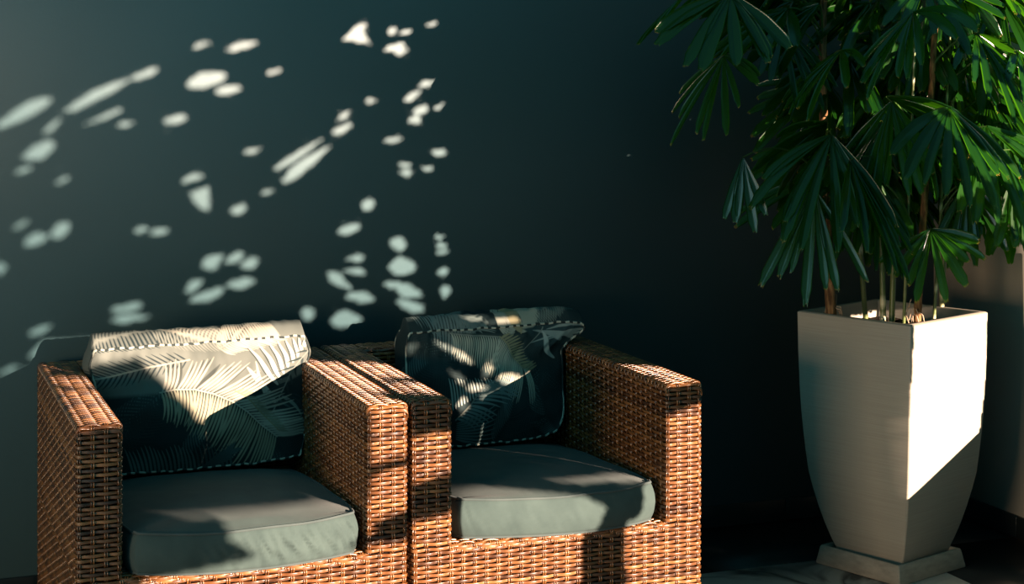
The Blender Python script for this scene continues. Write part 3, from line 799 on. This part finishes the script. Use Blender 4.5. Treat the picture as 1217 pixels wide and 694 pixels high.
spots = [(28,134,40,8,28),(116,113,46,6,27),(172,88,20,4,22),(287,55,20,4,15),(245,95,24,9,14),(271,107,16,5,8),(208,142,15,5,10),(47,179,21,9,25),
 (62,150,15,3,40),(28,202,12,3,20),(125,138,25,3,22),(228,212,14,4,15),(43,285,16,7,22),(72,274,13,8,40),(24,267,12,3,25),(0,318,8,7,0),
 (252,311,14,8,30),(278,307,12,5,25),(296,313,12,6,18),(230,340,12,6,35),(247,351,22,6,18),(285,337,18,6,8),(168,273,9,3.5,10),(190,275,11,4,8),
 (284,249,10,6,25),(298,180,10,3.5,10),(364,195,36,6.5,37),(354,184,36,4,33),(407,153,13,4,25),(470,56,13,4.5,15),(477,61,9,3.5,20),(467,37,6,3,20),
 (481,38,6,2.5,10),(513,29,6,2,15),(508,99,12,3.5,18),(490,114,12,4.5,35),(499,131,10,5,15),(493,142,8,5,15),(522,127,7,2.5,30),(440,120,6,3,0),
 (409,137,10,3,40),(468,166,11,3.5,12),(522,181,9,4.5,-5),(509,200,6,3,0),(481,196,8,3,0),(483,205,7,4.5,0),(437,243,8,7,40),(415,272,14,5.5,15),
 (422,307,12,4,5),(421,322,14,4,-10),(404,334,18,6,-35),(428,353,18,6.5,-8),(412,380,19,10,5),(366,373,8,8,0),(473,290,10,8,-20),(478,317,17,11,0),
 (467,338,11,4.5,0),(486,346,17,8,-20),(487,363,18,6,-20),(522,282,6,3.5,0),(525,292,7,3.5,0),(526,299,8,3.5,10),(526,323,7,5,0),(529,346,6,8,0),
 (52,416,18,9,25),(48,392,14,4,20),(150,366,20,5,8),(155,378,24,5,5),(8,441,14,3,20),(325,85,10,2.5,10),(240,53,10,2.5,20),(150,147,10,2.5,10),(75,214,9,2.5,25),(318,228,8,2.5,15),(35,441,8,1.5,0)]
for s in spots: ell(*s)
lit_poly([proj(at_y(u, v, WALLY)) for u, v in [(225,229),(248,221),(250,240),(247,252),(236,247)]])
lit_poly([proj(at_y(u, v, WALLY)) for u, v in [(408,47),(423,30),(434,28),(433,40),(439,52),(420,49)]])
FP = FYY - .004
for poly in [[(442,474),(487,470),(487,540),(442,552)], [(442,565),(487,553),(487,603),(436,622)], [(170,690),(320,655),(430,648),(487,640),(487,740),(170,760)],
             [(489,520),(538,515),(538,560),(489,575)], [(489,622),(538,610),(538,760),(489,760)],
             [(537,600),(560,640),(690,630),(692,760),(537,760)], [(742,620),(790,600),(834,560),(834,760),(745,760)], [(793,494),(836,478),(836,760),(793,760)]]:
    lit_poly([proj(at_y(u, v, FP)) for u, v in poly])
for poly in [[(285,592),(437,590),(446,632),(400,652),(300,664),(260,640)], [(160,598),(285,592),(285,612),(165,618)],
             [(560,568),(690,590),(714,603),(704,632),(560,650),(545,625)], [(590,559),(795,563),(795,571),(700,574)], [(768,574),(797,568),(797,628),(757,634)]]:
    lit_poly([proj(at_y(u, v, FYY - .01)) for u, v in poly])
for poly in [[(60,449),(108,449),(112,459),(68,459)], [(72,466),(118,464),(152,500),(92,510)],
             [(388,431),(450,431),(455,450),(400,446)], [(412,455),(470,455),(480,466),(428,466)], [(440,433),(492,436),(505,449),(450,448)], [(470,455),(522,455),(538,468),(495,468)],
             [(708,417),(762,420),(778,433),(740,430)], [(765,434),(815,438),(834,452),(795,460)]]:
    lit_poly([proj(at_z(u, v, AH)) for u, v in poly])
bpy.context.view_layer.update()
pilA = hits([o for o in bpy.data.objects if o.name == 'cover.002'])
lit_poly([proj(at_y(u, v, 4.59)) for u, v in [(92,360),(92,432),(140,430),(168,424),(190,452),(231,502),(300,475),(386,450),(386,360)]], pilA)
for s in [(503,413,9,3,70),(536,410,11,3,-35),(552,424,12,4,-50),(575,441,9,4,60),(604,452,19,6,-8),(624,450,14,5,25),(564,461,11,3,-5),(548,482,9,5,80),(541,448,11,3,-45),(618,379,22,3,8),(590,374,18,3,5),(690,372,14,3,-10)]:
    ell(*s, Y=4.58)
# planter: its sun-facing side stands free
fn = (math.sin(PROT), -math.cos(PROT), 0); fp = (PC[0] + .19 * fn[0], PC[1] + .19 * fn[1], 0)
potH = hits([pot], shrink=0); p0 = potH.copy(); p0[1:] |= potH[:-1]; p0[:-1] |= potH[1:]; potH = p0
lit_poly([proj(on_plane(u, v, fn, fp)) for u, v in [(1081,378),(1176,356),(1174,460),(1169,520),(1160,640),(1069,690)]], potH)
# open patches, kept to where the palm catches the light
pal = hits(VF=(np.concatenate(leafV).tolist(), np.concatenate(leafF).tolist()), X0=1.9, Z0=.35, shrink=4)
r2 = random.Random(5)
for i in np.arange(nx):
    for j in np.arange(nz):
        if pal[i, j]:
            k = noise.noise(Vector((gx[i] * 9, gz[j] * 9 + gx[i] * 3, 1.3))) + .5 * noise.noise(Vector((gx[i] * 24, gz[j] * 24, 7.7)))
            th = .30 - .74 * min(1, max(0, (gx[i] - 2.1) / .7))
            if k > th: lit[i, j] = True
lit[(GZZ > .244) & (GZZ < .36) & (((GXX > .17) & (GXX < .74)) | ((GXX > .96) & (GXX < 1.525)))] = False
lit[(GXX > 1.72) & (GXX < 2.34)] = False
cov = np.zeros_like(lit)
HX0, HX1 = 3.75, 4.30
lm = MB()
def screen_leaf(c, L, w, ang):
    d = np.array([math.cos(ang), math.sin(ang)]); e = np.array([-d[1], d[0]])
    # raster test
    i0 = max(0, int((c[0] - L - GX0) / CELL)); i1 = min(nx, int((c[0] + L - GX0) / CELL) + 2)
    j0 = max(0, int((c[1] - L - GZ0) / CELL)); j1 = min(nz, int((c[1] + L - GZ0) / CELL) + 2)
    if i0 >= i1 or j0 >= j1: return False
    X = GXX[i0:i1, j0:j1] - c[0]; Z = GZZ[i0:i1, j0:j1] - c[1]
    s = X * d[0] + Z * d[1]; o = np.abs(X * e[0] + Z * e[1])
    hw = w * np.sqrt(np.clip(1 - (s / L) ** 2, 0, 1)); 
    ins = (np.abs(s) < L) & (o < hw + CELL * .25)
    if (ins & lit[i0:i1, j0:j1]).any(): return False
    inc = (np.abs(s) < L) & (o < hw - CELL * .2)
    new = inc & ~cov[i0:i1, j0:j1]
    if new.sum() < max(1, .12 * inc.sum()): return False
    cov[i0:i1, j0:j1] |= inc
    # physical leaf somewhere along the ray inside the added leaf screen
    hx = r2.uniform(HX0, HX1); t0 = (hx - c[0]) / SUNX
    prof = [(-1.03, 0)] + [(a, 1.05 * math.sqrt(1 - a * a)) for a in (-.97, -.88, -.7, -.4, 0, .4, .7, .88, .97)] + [(1.03, 0)]
    up = [c + d * L * a + e * w * b for a, b in prof]; dn = [c + d * L * a - e * w * b for a, b in prof[1:-1]][::-1]
    V = []
    tl = r2.uniform(-.2, .2)
    for p in up + dn:
        t = t0 + tl * ((p - c) @ d)
        V.append((p[0] + SUNX * t, WALLY - t, p[1] + SUNZ * t))
    lm.add(V, [tuple(range(len(V)))])
    return True
def cells_free():
    m = np.argwhere(~cov & ~lit); return m
for (L0, L1, wr, tries) in [(.09, .16, .30, 6000), (.04, .08, .32, 9000), (.02, .035, .4, 14000)]:
    fr = cells_free()
    for k in range(tries):
        if k % 1500 == 0: fr = cells_free()
        if len(fr) == 0: break
        i, j = fr[r2.randrange(len(fr))]
        if cov[i, j]: continue
        L = r2.uniform(L0, L1); screen_leaf(np.array([gx[i], gz[j]]) + np.array([r2.uniform(-.3, .3), r2.uniform(-.3, .3)]) * L * .5, L, L * wr, r2.uniform(0, math.pi))
fr = cells_free(); r2.shuffle(fr_l := list(map(tuple, fr)))
for i, j in fr_l:
    if cov[i, j]: continue
    for L in (.016, .010):
        if screen_leaf(np.array([gx[i], gz[j]]), L, L * .7, r2.uniform(0, math.pi)): break
    else:
        # tightest corners
        cov[i, j] = True; s_ = CELL * .62; hx = r2.uniform(HX0, HX1); t = (hx - gx[i]) / SUNX
        lm.add([(gx[i] + a * s_ + SUNX * t, WALLY - t, gz[j] + b * s_ + SUNZ * t) for a, b in ((-1,-1),(1,-1),(1,1),(-1,1))], [(0, 1, 2, 3)])
# coarser cover round the dappled part
n0 = len(lm.f)
def coarse(x0, x1, z0, z1, cell=.03):
    global CELL, GX0, GZ0, nx, nz, gx, gz, GXX, GZZ, lit, cov
    CELL, GX0, GZ0 = cell, x0, z0; nx = int(round((x1 - x0) / cell)); nz = int(round((z1 - z0) / cell))
    gx = x0 + (np.arange(nx) + .5) * cell; gz = z0 + (np.arange(nz) + .5) * cell; GXX, GZZ = np.meshgrid(gx, gz, indexing='ij')
    lit = np.zeros((nx, nz), bool); cov = np.zeros((nx, nz), bool)
    lit[(GXX > GX_[0] + .02) & (GXX < GX_[1] - .02) & (GZZ > GX_[2] + .02) & (GZZ < GX_[3] - .02)] = True
    for i, j in r2.sample(list(map(tuple, np.argwhere(~lit))), int((~lit).sum())):
        if cov[i, j]: continue
        for L in (.22, .12, .06, .035):
            c0 = np.array([gx[i], gz[j]])
            if screen_leaf(c0, L, L * .5, r2.uniform(0, math.pi)) or cov[i, j]: break
GX_ = (GX0, GX1, GZ0, GZ1)
coarse(-3.45, 3.45, -1.1, -.24)
coarse(-1.6, 3.45, 1.90, 3.0)
coarse(-2.0, -.30, -.30, 1.98)
leaf_scr = empty('added_leaf_screen', (4.0, -1.0, 0)); tag(leaf_scr, 'unseen leaf screen added beyond the low parapet, gaps shaped to make the sun spots', 'light screen')
ho = lm.build('screen_leaves', m_leaf_screen, None, smooth=False); ho.parent = leaf_scr; ho.matrix_parent_inverse = leaf_scr.matrix_world.inverted(); ho.location = (-4.0, 1.0, 0)
ho['kind'] = 'stuff'
print('screen leaves', len(lm.f), 'fronds', nfr[0])

# ------------------------------------------------------------------ light
s = bpy.data.lights.new('sun', 'SUN'); so = bpy.data.objects.new('sun', s); col.objects.link(so)
s.energy = 24; s.angle = R(.19); s.color = (1.0, .74, .56)
so.rotation_euler = Vector((SUNX, -1, SUNZ)).to_track_quat('Z', 'Y').to_euler(); so.location = (4, -3, 3)
def area(name, loc, aim, size, power, colr, sy=None):
    l = bpy.data.lights.new(name, 'AREA'); o = bpy.data.objects.new(name, l); col.objects.link(o)
    l.energy = power; l.size = size; l.color = colr
    if sy: l.shape = 'RECTANGLE'; l.size_y = sy
    o.location = loc; o.rotation_euler = (Vector(loc) - Vector(aim)).to_track_quat('Z', 'Y').to_euler(); return o
area('added_warm_fill', (-7.5, -1.4, .9), (2.8, 4.3, .5), 3.0, 380, (1.0, .68, .42), 2.0)  # added warm fill lamp, unseen, stands in for bounce from the left
area('added_teal_fill', (-1.9, 1.6, 2.4), (.8, 4.9, 1.0), 1.6, 15, (.30, .85, 1.0), 1.6)  # added teal fill lamp, unseen, brightens the left of the back wall
w = bpy.data.worlds.new('world'); scn.world = w; w.use_nodes = True
bg = w.node_tree.nodes['Background']; bg.inputs[0].default_value = (.13, .66, .80, 1); bg.inputs[1].default_value = .31
scn.view_settings.view_transform = 'Standard'; scn.view_settings.look = 'None'; scn.view_settings.exposure = 0; scn.view_settings.gamma = 1
scn.view_settings.use_curve_mapping = False
